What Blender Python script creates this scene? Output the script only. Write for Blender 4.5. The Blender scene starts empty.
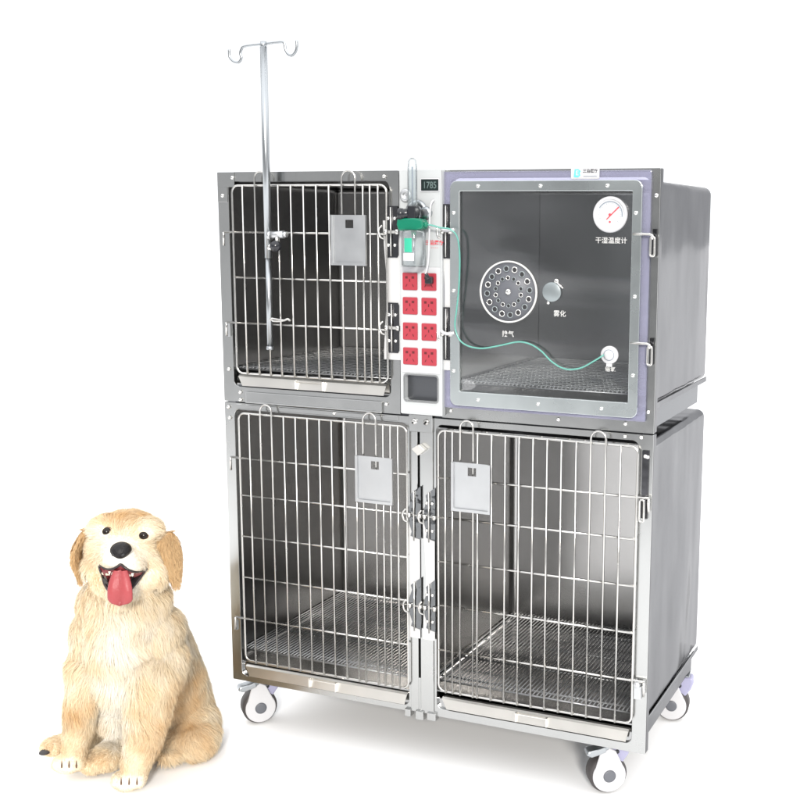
import bpy, bmesh, math, random
import numpy as np
from mathutils import Vector, Matrix, noise
from mathutils.bvhtree import BVHTree
S = bpy.context.scene
COL = S.collection
PI = math.pi
random.seed(5)
rng = np.random.default_rng(5)

# ------------------------------------------------------------ camera
CAM = Vector((1.9243, -2.60772, 1.29825))
YAW, PITCH, ROLL, FPX = -0.382207, -0.15486, 0.0086837, 1150.814
PPX, PPY = 400 + 119.78, 400 + 2.03
fwd = Vector((math.sin(YAW) * math.cos(PITCH), math.cos(YAW) * math.cos(PITCH), math.sin(PITCH)))
r0 = Vector((math.cos(YAW), -math.sin(YAW), 0)); u0 = r0.cross(fwd)
RT = math.cos(ROLL) * r0 + math.sin(ROLL) * u0
UP = -math.sin(ROLL) * r0 + math.cos(ROLL) * u0
cd = bpy.data.cameras.new('camera'); cam = bpy.data.objects.new('camera', cd); COL.objects.link(cam)
m = Matrix((RT, UP, -fwd)).transposed().to_4x4(); m.translation = CAM
cam.matrix_world = m
cd.sensor_fit = 'HORIZONTAL'; cd.sensor_width = 36; cd.lens = 36 * FPX / 800
cd.shift_x = -119.78 / 800; cd.shift_y = 2.03 / 800
cd.clip_start = .05; cd.clip_end = 500
S.camera = cam
GZ = -0.145                                             # ground height (cage chassis is z = 0)

# ------------------------------------------------------------ world and lamps
W = bpy.data.worlds.new('World'); S.world = W; W.use_nodes = True
nt = W.node_tree; N = nt.nodes; L = nt.links
bg = N['Background']
tc = N.new('ShaderNodeTexCoord'); sx = N.new('ShaderNodeSeparateXYZ'); L.new(tc.outputs['Generated'], sx.inputs[0])
def mth(op, a, b=None, c=None, clamp=False):
    n = N.new('ShaderNodeMath'); n.operation = op; n.use_clamp = clamp
    for i, v in enumerate((a, b, c)):
        if v is None: continue
        if isinstance(v, (int, float)): n.inputs[i].default_value = v
        else: L.new(v, n.inputs[i])
    return n.outputs[0]
def mrange(v, a, b, c, d):
    n = N.new('ShaderNodeMapRange'); n.interpolation_type = 'SMOOTHSTEP'; L.new(v, n.inputs[0])
    for i, q in enumerate((a, b, c, d)): n.inputs[i + 1].default_value = q
    return n.outputs[0]
# invented light for reflections: white behind the subject and overhead, dimmer towards the camera
back = mrange(sx.outputs[1], -.15, .45, 0, 1)
top = mrange(sx.outputs[2], .25, .62, 0, 1)
nz = N.new('ShaderNodeTexNoise'); nz.inputs['Scale'].default_value = 2.2; nz.inputs['Detail'].default_value = 3
L.new(tc.outputs['Generated'], nz.inputs['Vector'])
front_l = mrange(nz.outputs[0], .36, .66, .26, .95)
horizon_l = mth('ADD', mth('MULTIPLY', back, 1.25), mth('MULTIPLY', mth('SUBTRACT', 1.0, back), front_l))
val = mth('ADD', mth('MULTIPLY', horizon_l, mth('SUBTRACT', 1.0, top)), mth('MULTIPLY', top, 2.1))
cmb = N.new('ShaderNodeCombineColor')
L.new(val, cmb.inputs[0]); L.new(mth('MULTIPLY', val, 1.01), cmb.inputs[1]); L.new(mth('MULTIPLY', val, 1.03), cmb.inputs[2])
L.new(cmb.outputs[0], bg.inputs[0]); bg.inputs[1].default_value = 1.0
sd = bpy.data.lights.new('sun', 'SUN'); sd.energy = 3.5; sd.angle = math.radians(9); sd.color = (1, .96, .9)
so = bpy.data.objects.new('sun', sd); COL.objects.link(so)
so.rotation_euler = Vector((-.42, .82, -.37)).to_track_quat('-Z', 'Y').to_euler()
S.view_settings.view_transform = 'Standard'; S.view_settings.look = 'None'
S.view_settings.exposure = 0; S.view_settings.gamma = 1
S.cycles.max_bounces = 12; S.cycles.glossy_bounces = 8; S.cycles.transparent_max_bounces = 16
S.cycles.caustics_reflective = False; S.cycles.caustics_refractive = False

# ------------------------------------------------------------ materials
def mat(name, base, rough=.5, metal=0, bump=0, bscale=10, stretch=(1, 1, 1), var=0, vscale=5, tint=None, spec=None, alpha=None, coat=0, varstretch=None, cvar=.11):
    m = bpy.data.materials.new(name); m.use_nodes = True
    nt = m.node_tree; b = nt.nodes['Principled BSDF']
    b.inputs['Base Color'].default_value = (*base, 1); b.inputs['Roughness'].default_value = rough
    b.inputs['Metallic'].default_value = metal
    if tint is not None: b.inputs['Specular Tint'].default_value = (*tint, 1)
    if spec is not None: b.inputs['Specular IOR Level'].default_value = spec
    if alpha is not None: b.inputs['Alpha'].default_value = alpha
    b.inputs['Coat Weight'].default_value = coat
    if bump or var:
        tc = nt.nodes.new('ShaderNodeTexCoord'); mp = nt.nodes.new('ShaderNodeMapping')
        nt.links.new(tc.outputs['Object'], mp.inputs[0]); mp.inputs['Scale'].default_value = stretch
    if bump:
        n = nt.nodes.new('ShaderNodeTexNoise'); n.inputs['Scale'].default_value = bscale; n.inputs['Detail'].default_value = 2
        nt.links.new(mp.outputs[0], n.inputs['Vector'])
        bp = nt.nodes.new('ShaderNodeBump'); bp.inputs['Strength'].default_value = 1; bp.inputs['Distance'].default_value = bump
        nt.links.new(n.outputs[0], bp.inputs['Height']); nt.links.new(bp.outputs[0], b.inputs['Normal'])
    if var:
        mp2 = nt.nodes.new('ShaderNodeMapping'); nt.links.new(tc.outputs['Object'], mp2.inputs[0])
        mp2.inputs['Scale'].default_value = varstretch or stretch
        n = nt.nodes.new('ShaderNodeTexNoise'); n.inputs['Scale'].default_value = vscale; n.inputs['Detail'].default_value = 6
        n.inputs['Roughness'].default_value = .6
        nt.links.new(mp2.outputs[0], n.inputs['Vector'])
        mr = nt.nodes.new('ShaderNodeMapRange'); nt.links.new(n.outputs[0], mr.inputs[0])
        mr.inputs[1].default_value = .25; mr.inputs[2].default_value = .75
        mr.inputs[3].default_value = max(.02, rough - var); mr.inputs[4].default_value = rough + var
        nt.links.new(mr.outputs[0], b.inputs['Roughness'])
        mx = nt.nodes.new('ShaderNodeMix'); mx.data_type = 'RGBA'
        mx.inputs['A'].default_value = (*[c * (1 - cvar) for c in base], 1); mx.inputs['B'].default_value = (*[min(1, c * (1 + cvar)) for c in base], 1)
        nt.links.new(n.outputs[0], mx.inputs['Factor']); nt.links.new(mx.outputs['Result'], b.inputs['Base Color'])
    return m
def see_through(name, color, amount, rough=0.02, bump=0, bscale=3, ior=1.45, body=(1, 1, 1), bodymix=0):
    """clear sheet plastic: straight-through tint, fresnel gloss, a little milky body"""
    m = bpy.data.materials.new(name); m.use_nodes = True; nt = m.node_tree; nt.nodes.clear()
    o = nt.nodes.new('ShaderNodeOutputMaterial'); t = nt.nodes.new('ShaderNodeBsdfTransparent'); t.inputs[0].default_value = (*color, 1)
    d = nt.nodes.new('ShaderNodeBsdfDiffuse'); d.inputs[0].default_value = (*body, 1)
    g = nt.nodes.new('ShaderNodeBsdfGlossy'); g.inputs['Roughness'].default_value = rough
    m1 = nt.nodes.new('ShaderNodeMixShader'); m1.inputs[0].default_value = bodymix
    nt.links.new(t.outputs[0], m1.inputs[1]); nt.links.new(d.outputs[0], m1.inputs[2])
    fr = nt.nodes.new('ShaderNodeFresnel'); fr.inputs[0].default_value = ior
    ml = nt.nodes.new('ShaderNodeMath'); ml.operation = 'MULTIPLY'; ml.use_clamp = True; ml.inputs[1].default_value = amount
    nt.links.new(fr.outputs[0], ml.inputs[0])
    m2 = nt.nodes.new('ShaderNodeMixShader'); nt.links.new(ml.outputs[0], m2.inputs[0])
    nt.links.new(m1.outputs[0], m2.inputs[1]); nt.links.new(g.outputs[0], m2.inputs[2]); nt.links.new(m2.outputs[0], o.inputs[0])
    if bump:
        tc = nt.nodes.new('ShaderNodeTexCoord'); n = nt.nodes.new('ShaderNodeTexNoise'); n.inputs['Scale'].default_value = bscale
        n.inputs['Detail'].default_value = 1
        mp = nt.nodes.new('ShaderNodeMapping'); mp.inputs['Scale'].default_value = (.6, 1, 2.6)
        nt.links.new(tc.outputs['Object'], mp.inputs[0]); nt.links.new(mp.outputs[0], n.inputs['Vector'])
        bp = nt.nodes.new('ShaderNodeBump'); bp.inputs['Distance'].default_value = bump
        nt.links.new(n.outputs[0], bp.inputs['Height']); nt.links.new(bp.outputs[0], g.inputs['Normal']); nt.links.new(bp.outputs[0], fr.inputs['Normal'])
    return m
M = dict(
    frame=mat('brushed_steel', (.48, .485, .48), .24, 1, bump=.0010, bscale=4, var=.07, vscale=5),
    side=mat('sheet_steel', (.40, .403, .405), .13, 1, bump=.011, bscale=3.2, stretch=(1, 1.4, .5), var=.05, vscale=4, tint=(.38, .38, .39), cvar=.30, varstretch=(1, 1.6, .8)),  # cvar streaks: finger marks plus reflections put into the base colour
    inner=mat('inner_sheet_steel', (.45, .445, .44), .22, 1, bump=.003, bscale=2.5, var=.03, vscale=3, tint=(.5, .5, .5)),
    wire=mat('bright_wire', (.62, .61, .59), .24, 1, var=.06, vscale=30),
    pan=mat('tray_pan_steel', (.14, .145, .155), .4, 1),
    hinge2=mat('polished_hinge', (.15, .155, .16), .10, 1, bump=.006, bscale=22),
    surround=mat('surround_steel', (.60, .64, .64), .28, 1, bump=.001, bscale=4, var=.05, vscale=5),
    grate2=mat('shaded_floor_wire', (.30, .305, .31), .4, 1, var=.08, vscale=25),  # same wire, base colour darkened for the shaded cages
    grate=mat('lit_floor_wire', (.74, .745, .74), .42, 1, var=.1, vscale=25),  # same wire, base colour lightened for light entering the oxygen chamber
    plate=mat('thin_steel_plate', (.56, .57, .58), .42, 1, bump=.0008, bscale=9, var=.06, vscale=12),
    tray=mat('tray_steel', (.74, .72, .68), .36, 1, bump=.0015, bscale=5, var=.05, vscale=5),
    screw=mat('screw_steel', (.8, .79, .77), .22, 1),
    hinge=mat('dark_steel_hinge', (.10, .10, .107), .18, 1, bump=.001, bscale=14),
    pole=mat('pole_steel', (.40, .42, .435), .3, 1),
    white=mat('white_enamel', (.44, .455, .46), .3, coat=.2, bump=.0004, bscale=6),
    wplastic=mat('white_plastic', (.50, .50, .515), .38),
    dial=mat('dial_face', (.50, .51, .52), .5),
    lilac=mat('lilac_plastic', (.30, .295, .42), .35),
    strip=mat('polished_strip', (.52, .52, .52), .35),
    red=mat('red_plastic', (.34, .035, .05), .32),
    redd=mat('red_plastic_slot', (.10, .008, .012), .5),
    black=mat('black_plastic', (.015, .016, .02), .25),
    dkgrey=mat('grey_rubber', (.10, .105, .12), .5),
    tyre=mat('tyre_grey', (.045, .04, .04), .55),
    lcd=mat('display_dark', (.006, .014, .014), .35),
    lcdtx=mat('display_digits', (.10, .14, .135), .5),
    green=mat('green_plastic', (.0, .15, .085), .3),
    lgreen=mat('green_label', (.03, .38, .24), .4),
    tube=mat('teal_tube', (.11, .32, .27), .2, spec=.6),
    cyan=mat('logo_cyan', (.12, .62, .75), .4),
    ink=mat('dark_ink', (.03, .03, .035), .5),
    redink=mat('red_ink', (.6, .05, .07), .5),
    whiteink=mat('white_lettering', (.55, .55, .54), .5),
    greyink=mat('grey_ink', (.20, .23, .27), .5),
    disc=mat('grey_disc', (.27, .30, .31), .35, .6),
    void=mat('dark_recess', (.02, .02, .022), .6),
    glass=see_through('acrylic_sheet', (.97, .98, .99), 3.6, .03, bodymix=.008, body=(.6, .65, .7), bump=.03, bscale=2.3),
    clear=see_through('clear_plastic', (.94, .965, .97), .8, .05, body=(.6, .65, .68), bodymix=.12),
    vinyl=see_through('lavender_gasket', (.84, .84, .94), 1.4, .10, body=(.60, .60, .78), bodymix=.24, bump=.006, bscale=8),
    paper=mat('ground_white', (.93, .93, .93), .8, spec=.1),
)

# ------------------------------------------------------------ mesh helpers
DX = 0.0                                             # sideways offset of the group being built
class MB:
    def __init__(s): s.v = []; s.f = []; s.mi = []; s.sm = []; s.mats = []; s.cur = 0
    def use(s, m):
        m = M[m] if isinstance(m, str) else m
        if m not in s.mats: s.mats.append(m)
        s.cur = s.mats.index(m); return s
    def add(s, vs, fs, smooth=False):
        o = len(s.v); s.v += [tuple(v) for v in vs]
        for f in fs: s.f.append([o + i for i in f]); s.mi.append(s.cur); s.sm.append(smooth)
        return s
    def box(s, a, b):
        x0, y0, z0 = a; x1, y1, z1 = b
        return s.add([(x0, y0, z0), (x1, y0, z0), (x1, y1, z0), (x0, y1, z0), (x0, y0, z1), (x1, y0, z1), (x1, y1, z1), (x0, y1, z1)],
                     [(0, 3, 2, 1), (4, 5, 6, 7), (0, 1, 5, 4), (1, 2, 6, 5), (2, 3, 7, 6), (3, 0, 4, 7)])
    def tube(s, pts, r, n=8, closed=False, caps=True):
        P = [Vector(p) for p in pts]; K = len(P)
        R = r if isinstance(r, (list, tuple)) else [r] * K
        T = []
        for i in range(K):
            a = P[i - 1] if (i > 0 or closed) else P[i]; b = P[(i + 1) % K] if (i < K - 1 or closed) else P[i]
            T.append((b - a).normalized())
        ref = Vector((0, 0, 1)) if abs(T[0].z) < .9 else Vector((1, 0, 0))
        nrm = T[0].cross(ref).normalized(); vs = []
        for i in range(K):
            nrm = (nrm - T[i] * nrm.dot(T[i])).normalized(); bn = T[i].cross(nrm)
            for k in range(n):
                a = 2 * PI * k / n; vs.append(P[i] + (nrm * math.cos(a) + bn * math.sin(a)) * R[i])
        fs = []
        for i in range(K if closed else K - 1):
            j = (i + 1) % K
            for k in range(n): fs.append((i * n + k, i * n + (k + 1) % n, j * n + (k + 1) % n, j * n + k))
        s.add(vs, fs, True)
        if caps and not closed:
            o = len(s.v) - len(vs)
            s.f.append([o + k for k in range(n)][::-1]); s.mi.append(s.cur); s.sm.append(False)
            s.f.append([o + (K - 1) * n + k for k in range(n)]); s.mi.append(s.cur); s.sm.append(False)
        return s
    def lathe(s, c, axis, prof, n=32):
        """prof: list of (radius, along-axis)"""
        c = Vector(c); ax = Vector(axis).normalized()
        ref = Vector((0, 0, 1)) if abs(ax.z) < .9 else Vector((1, 0, 0))
        a = ax.cross(ref).normalized(); b = ax.cross(a); vs = []; fs = []
        for r, h in prof:
            for k in range(n):
                t = 2 * PI * k / n; vs.append(c + ax * h + (a * math.cos(t) + b * math.sin(t)) * r)
        for i in range(len(prof) - 1):
            for k in range(n): fs.append((i * n + k, i * n + (k + 1) % n, (i + 1) * n + (k + 1) % n, (i + 1) * n + k))
        return s.add(vs, fs, True)
    def disc(s, c, r, y, th=.002, n=32):      # disc facing -Y
        return s.lathe((c[0], y, c[1]), (0, -1, 0), [(r, -th), (r, 0), (r * .93, th * .3), (.00001, th * .3)], n)
    def prism(s, outline, y0, y1, holes=()):
        """outline in x,z; extruded in y"""
        n = len(outline)
        vs = [(x, y0, z) for x, z in outline] + [(x, y1, z) for x, z in outline]
        fs = [list(range(n)), list(range(2 * n - 1, n - 1, -1))] + [(i + n, (i + 1) % n + n, (i + 1) % n, i) for i in range(n)]
        return s.add(vs, fs)
    def ring(s, out, inn, y0, y1, ro=.001, ri=.02, n=6, lip=0):
        """flat rounded-rectangle ring, front at y0, back at y1; lip = depth of a folded inner return"""
        A = rrect(*out, ro, n); B = rrect(*inn, ri, n); k = len(A)
        ya = y1 if not lip else y0 + lip
        vs = [(x, y0, z) for x, z in A] + [(x, y0, z) for x, z in B] + [(x, y1, z) for x, z in A] + [(x, ya, z) for x, z in B]
        fs = []
        for i in range(k):
            j = (i + 1) % k
            fs += [(i, j, k + j, k + i), (2 * k + i, 2 * k + j, j, i), (k + i, k + j, 3 * k + j, 3 * k + i)]
            if not lip: fs.append((3 * k + i, 3 * k + j, 2 * k + j, 2 * k + i))
        return s.add(vs, fs)
    def screw(s, x, z, y=0, r=.0052):
        return s.lathe((x, y, z), (0, -1, 0), [(r, 0), (r, .0015), (r * .75, .0035), (r * .3, .0042), (.00001, .0042)], 12)
    def text(s, body, x, z, y, size, bold=.0, squeeze=1, rot=0):
        c = bpy.data.curves.new('t', 'FONT'); c.body = body; c.size = size; c.align_x = 'CENTER'; c.align_y = 'CENTER'; c.offset = bold; c.extrude = .0002
        o = bpy.data.objects.new('t', c); COL.objects.link(o)
        bpy.context.view_layer.update()
        me = bpy.data.meshes.new_from_object(o.evaluated_get(bpy.context.evaluated_depsgraph_get()))
        s.add([(x + v.co.x * squeeze, y - v.co.z, z + v.co.y) for v in me.vertices], [list(p.vertices) for p in me.polygons])
        bpy.data.objects.remove(o); bpy.data.curves.remove(c); bpy.data.meshes.remove(me)
        return s
    def build(s, name, parent=None, bevel=0, seg=2, label=None, recalc=True):
        org = Vector((0, 0, 0)); q = parent
        while q: org += q.location; q = q.parent
        me = bpy.data.meshes.new(name)
        me.from_pydata([tuple(Vector(v) + Vector((DX, 0, 0)) - org) for v in s.v], [], s.f)
        for m_ in s.mats: me.materials.append(m_)
        me.polygons.foreach_set('material_index', s.mi); me.polygons.foreach_set('use_smooth', s.sm)
        if recalc:
            bm = bmesh.new(); bm.from_mesh(me); bmesh.ops.recalc_face_normals(bm, faces=bm.faces); bm.to_mesh(me); bm.free()
        o = bpy.data.objects.new(name, me); COL.objects.link(o); o.parent = parent
        if bevel:
            b = o.modifiers.new('bevel', 'BEVEL'); b.width = bevel; b.segments = seg; b.limit_method = 'ANGLE'; b.angle_limit = math.radians(40)
            b.harden_normals = False
        if label: o['label'] = label
        return o
def rrect(x0, z0, x1, z1, r, n=6):
    P = []
    for cx, cz, a0 in ((x1 - r, z1 - r, 0), (x0 + r, z1 - r, 90), (x0 + r, z0 + r, 180), (x1 - r, z0 + r, 270)):
        for k in range(n + 1):
            a = math.radians(a0 + 90 * k / n); P.append((cx + r * math.cos(a), cz + r * math.sin(a)))
    return P
def spline(pts, k=6):
    P = [Vector(p) for p in pts]; P = [P[0] * 2 - P[1]] + P + [P[-1] * 2 - P[-2]]; out = []
    for i in range(1, len(P) - 2):
        a, b, c, d = P[i - 1:i + 3]
        for j in range(k):
            t = j / k
            out.append(.5 * ((2 * b) + (c - a) * t + (2 * a - 5 * b + 4 * c - d) * t * t + (3 * b - a - 3 * c + d) * t ** 3))
    out.append(P[-2]); return out
def thing(name, loc, label, cat, group=None):
    o = bpy.data.objects.new(name, None); COL.objects.link(o); o.location = loc; o.empty_display_size = .05
    tag(o, label, cat, group); return o
def screws(parent, pts, r=.0052):
    for x, z, y in pts:
        b = MB().use('screw'); b.screw(x, z, y, r); b.build('screw', parent)
def tag(o, label, cat, group=None, kind=None):
    o['label'] = label; o['category'] = cat
    if group: o['group'] = group
    if kind: o['kind'] = kind
    return o

# ------------------------------------------------------------ ground
g = MB().use('paper'); xs = [-60, -20, -8, -3, 0, 3, 8, 20, 60]; ys = [-3.4, -1, 1, 4, 12, 40, 120]
for i in range(len(xs) - 1):
    for j in range(len(ys) - 1):
        g.add([(xs[i], ys[j], GZ), (xs[i + 1], ys[j], GZ), (xs[i + 1], ys[j + 1], GZ), (xs[i], ys[j + 1], GZ)], [(0, 1, 2, 3)])
go = g.build('ground'); go['kind'] = 'structure'

# ------------------------------------------------------------ the cage bank
CG = thing('veterinary_cage', (.61, .3, GZ), 'tall four-door stainless steel veterinary cage bank standing on four casters', 'animal cage')
D = .60
def shell(x0, x1, z0, z1, name):
    """open-fronted sheet-metal compartment with rounded rear edges"""
    bm = bmesh.new(); bmesh.ops.create_cube(bm, size=1)
    for v in bm.verts:
        v.co = Vector((x0 if v.co.x < 0 else x1, .006 if v.co.y < 0 else D, z0 if v.co.z < 0 else z1))
    bmesh.ops.delete(bm, geom=[f for f in bm.faces if f.calc_center_median().y < .01], context='FACES')
    e = [e for e in bm.edges if max(v.co.y for v in e.verts) > .3]
    bmesh.ops.bevel(bm, geom=e, offset=.022, segments=6, profile=.5, affect='EDGES')
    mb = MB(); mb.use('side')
    mb.add([v.co for v in bm.verts], [[v.index for v in f.verts] for f in bm.faces], True)
    bm.free()
    o = mb.build(name, CG)
    o.data.materials.append(M['inner'])
    sl = o.modifiers.new('thick', 'SOLIDIFY'); sl.thickness = .004; sl.offset = -1; sl.material_offset = 1; sl.material_offset_rim = 0
    es = o.modifiers.new('edge', 'EDGE_SPLIT'); es.split_angle = math.radians(50)
    return o
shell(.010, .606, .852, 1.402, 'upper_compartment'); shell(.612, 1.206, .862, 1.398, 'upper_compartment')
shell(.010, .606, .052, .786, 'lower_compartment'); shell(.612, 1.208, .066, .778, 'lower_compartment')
# rails under each tier, the upper one darkened for the shade of the gap
b = MB().use('pan')
b.box((.03, .004, .800), (1.192, .560, .852)); b.build('shaded_tier_rail', CG, .002)
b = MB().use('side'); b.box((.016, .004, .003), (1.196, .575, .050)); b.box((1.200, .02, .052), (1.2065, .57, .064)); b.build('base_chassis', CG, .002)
# fold line rail along the right side panels
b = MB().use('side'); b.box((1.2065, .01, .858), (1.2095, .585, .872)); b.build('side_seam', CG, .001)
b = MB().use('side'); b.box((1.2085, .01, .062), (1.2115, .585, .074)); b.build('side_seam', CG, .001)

def frame(out, inn, name):
    b = MB().use('frame'); b.ring(out, inn, -.004, .0, .002, .018, lip=.016)
    x0, z0, x1, z1 = out
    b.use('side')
    for q in ((x0, -.003, z0), ):                                  # folded outer returns
        b.box((x0, -.0035, z0 + .001), (x0 + .002, .022, z1 - .001)); b.box((x1 - .002, -.0035, z0 + .001), (x1, .022, z1 - .001))
        b.box((x0 + .001, -.0035, z1 - .002), (x1 - .001, .022, z1)); b.box((x0 + .001, -.0035, z0), (x1 - .001, .022, z0 + .002)); b.use('frame')
    return b
b = frame((0, .806, .546, 1.424), (.034, .848, .519, 1.399), 'f')
b.box((.244, -.0048, 1.4), (.2455, -.004, 1.423))
b.box((.0012, -.0065, 1.385), (.055, -.0042, 1.4235)); b.box((.0012, -.0064, 1.345), (.031, -.0042, 1.385))
fu = b.build('upper_left_frame', CG, .0008, 1); fu.name = 'front_frame'
screws(fu, [(x, z, -.006) for x, z in ((.05, 1.409), (.017, 1.362), (.506, 1.409), (.02, .895), (.506, .83), (.055, .833), (.055, .812))])
b = frame((.664, .806, 1.22, 1.424), (.69, .846, 1.196, 1.404), 'f')
fr = b.build('front_frame', CG, .0008, 1)
screws(fr, [(x, z, -.005) for x, z in ((.69, .826), (1.205, .858), (1.211, 1.362), (.98, .824), (1.150, .826))])
b = frame((0, 0, .572, .803), (.032, .016, .566, .785), 'f')
b.box((.04, -.006, .788), (.54, -.0042, .8)); fl = b.build('front_frame', CG, .0008, 1)
screws(fl, [(x, z, -.006) for x, z in ((.018, .76), (.015, .79), (.35, .795))])
b = frame((.641, 0, 1.22, .803), (.648, .022, 1.184, .787), 'f')
fr2 = b.build('front_frame', CG, .0008, 1)
screws(fr2, [(x, z, -.006) for x, z in ((1.207, .75), (1.15, .795), (1.19, .796))])
# recessed strip between the tiers on the left
b = MB().use('frame'); b.box((.075, -.010, .806), (.495, -.0045, .836)); b.box((.075, -.013, .806), (.495, -.010, .810)); b.build('tier_strip', CG, .001)
# centre post, two channels and a dark slot
b = MB().use('frame'); b.box((.5725, -.007, .004), (.5955, .02, .803)); b.box((.6025, -.007, .004), (.6405, .02, .803))
b.box((.5955, -.0065, .004), (.6025, .02, .10)); b.box((.5955, -.0065, .775), (.6025, .02, .803))
b.use('void').box((.5955, .012, .10), (.6025, .018, .775))
b.use('frame'); b.box((.5735, -.011, .765), (.640, -.0072, .81))
po = b.build('centre_post', CG, .0008, 1)
for x in (.590, .624):
    b = MB().use('screw'); b.screw(x, .792, -.011, .008); b.use('void'); b.lathe((x - .003, -.0155, .789), (0, -1, 0), [(.003, 0), (.0001, .0005)], 10); b.build('bolt', po)
b.build('bolt', po)
b = MB().use('tray'); b.prism([(.588, .722), (.608, .735), (.626, .722), (.606, .706)], -.026, -.008); b.build('lock_tab', po, .001, 1)
for x0, x1, z in ((.556, .574, -.012), (.588, .612, -.016), (.622, .648, -.012)):
    b = MB().use('frame'); b.box((x0, -.012, z), (x1, .01, .010)); b.build('base_tab', po, .002)

# ---------------- wire doors
def hook_loop(b, xa, xb, zt, zb, y, r):
    rad = (xb - xa) / 2; c = (xa + xb) / 2; n = 10
    pts = [(xa, y, zb)] + [(c - rad * math.cos(PI * k / n), y, zt - rad + rad * math.sin(PI * k / n)) for k in range(n + 1)] + [(xb, y, zb)]
    b.tube(pts, r, 8)
def wire_door(x0, x1, z0, z1, verts, loops, horiz, outer_side, long_idx, card, ztop):
    WY = -.016
    b = MB().use('wire')
    R = rrect(x0, z0, x1, z1, .018, 5)
    b.tube([(x, WY, z) for x, z in R], .0031, 8, closed=True)
    for x in verts: b.tube([(x, WY - .0056, z0 - .002), (x, WY - .0056, z1 + .001)], .0026, 8)
    for xa, xb in loops: hook_loop(b, xa, xb, ztop, z0 - .002, WY - .0060, .0026)
    for i, z in enumerate(horiz):
        a, c = x0, x1
        if i in long_idx:
            if outer_side < 0: a = x0 - .030
            else: c = x1 + .030
            e = a if outer_side < 0 else c
            b.tube([(e, WY - .002, z), (e + outer_side * -.001, WY - .003, z - .008), (e, WY - .002, z - .036)], .0033, 8)
        b.tube([(a, WY, z), (c, WY, z)], .0030, 8)
    d = b.build('wire_door', CG)
    # card holder hooked on the wires
    ca, cz0, cb, cz1 = card; ca += .006; cb += .006; cz0 += .006; cz1 += .006
    b = MB().use('plate'); yy = WY - .017; cx = ca + (cb - ca) * .52
    hw = .0115; hz1 = cz1 - .009; hz0 = hz1 - .024
    b.box((ca, yy, cz0), (cb, yy + .0016, hz0)); b.box((ca, yy, hz1), (cb, yy + .0016, cz1))
    b.box((ca, yy, hz0), (cx - hw, yy + .0016, hz1)); b.box((cx + hw, yy, hz0), (cb, yy + .0016, hz1))
    b.box((ca, yy - .005, cz0), (ca + .006, yy - .0005, cz1)); b.box((cb - .006, yy - .005, cz0), (cb, yy - .0005, cz1)); b.box((ca + .006, yy - .005, cz0), (cb - .006, yy - .0005, cz0 + .007))
    b.box((cx - hw, yy + .0017, hz1 - .003), (cx + hw, yy + .0095, hz1))
    b.build('card_holder', d)
    return d
ULV = [.079, .189, .228, .266, .304, .342, .441, .461, .484]
DX = .012
dUL = wire_door(.043, .505, .888, 1.388, ULV, [(.118, .154), (.380, .419)], [1.266, 1.146, 1.024], -1, (0, 2), (.349, 1.18, .450, 1.307), 1.424)
LLV = [.080, .190, .227, .264, .301, .338, .375, .412, .492, .513, .535]
dLL = wire_door(.043, .558, .069, .777, LLV, [(.116, .152), (.433, .471)], [.652, .548, .431, .313, .192], -1, (0, 4), (.411, .565, .520, .688), .806)
RLV = [.668, .688, .708, .760 + .0, .797, .870, .907, .944, .981, 1.018, 1.145]
RLV = [.670, .690, .760, .798, .835, .872, .909, .946, .983, 1.021, 1.133]
dRL = wire_door(.648, 1.174, .080, .775, RLV, [(.712, .748), (1.058, 1.096)], [.652, .548, .431, .313, .192], 1, (0, 4), (.688, .569, .795, .695), .806)

DX = .008
# ---------------- hinges: dark plates round a wire knuckle with a bright strip behind
def hinge_strip(x0, x1, z0, z1, parent, y=-.0115):
    b = MB().use('strip'); n = 16; P = []
    for k in range(n + 1): t = k / n; P.append((x1, z0 + (z1 - z0) * t))
    for k in range(n, -1, -1): t = k / n; P.append((x0 + .009 * math.sin(PI * t) ** 2, z0 + (z1 - z0) * t))
    b.prism(P, y, y + .002); return b.build('hinge_strip', parent)
def hinge(x, z, h, w, parent, screws=True, flip=1, skew=False):
    b = MB().use('hinge2' if skew else 'hinge')
    for s in (-1, 1):
        za, zb = (z + s * .004, z + s * h)
        if skew:
            Q = [(x - w * 1.1, za - s * .004), (x - w * 1.0, z + s * h * .30), (x - w * .55, z + s * h * .62), (x - w * .75, z + s * h * .80), (x + w, z + s * h * 1.02 + .008), (x + w, za)]
            b.prism(Q, -.0145, -.0118); continue
        b.prism([(x - w, za), (x + w, za), (x + w, zb - s * .006), (x + w * .8, zb), (x - w * .8, zb), (x - w, zb - s * .01)], -.0145, -.0118)
    b.use('wire'); b.tube([(x - .001, -.018, z - h * .95), (x - .001, -.018, z + h * .95)], .0021, 8)
    for k in (-1, 1): b.lathe((x + k * w * .9, -.016, z), (0, 0, 1), [(.0001, -.006), (.006, -.006), (.006, .006), (.0001, .006)], 10)
    b.tube(spline([(x - w * 1.5 * flip, -.016, z + .016), (x - w * 1.9 * flip, -.021, z + .004), (x - w * 1.6 * flip, -.023, z - .012), (x - w * 1.15 * flip, -.017, z - .018)]), .0028, 8)
    if screws:
        b.use('screw')
        for s in (-1, 1):
            for k in (-.5, .5): b.screw(x + k * w, z + s * h * .52, -.0146, .0046)
    return b.build('hinge', parent, 0)
for z in (1.272, 1.030): hinge(.523, z, .064, .018, dUL)
hinge_strip(.496, .544, .948, 1.300, dUL)
for z in (.545, .300): hinge(.583, z, .070, .017, dLL, False, 1, True); hinge(.626, z, .070, .0155, dRL, True, 1, True)
hinge_strip(.557, .5955, .212, .560, dLL); hinge_strip(.604, .6385, .212, .560, dRL)
DX = .002
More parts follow.
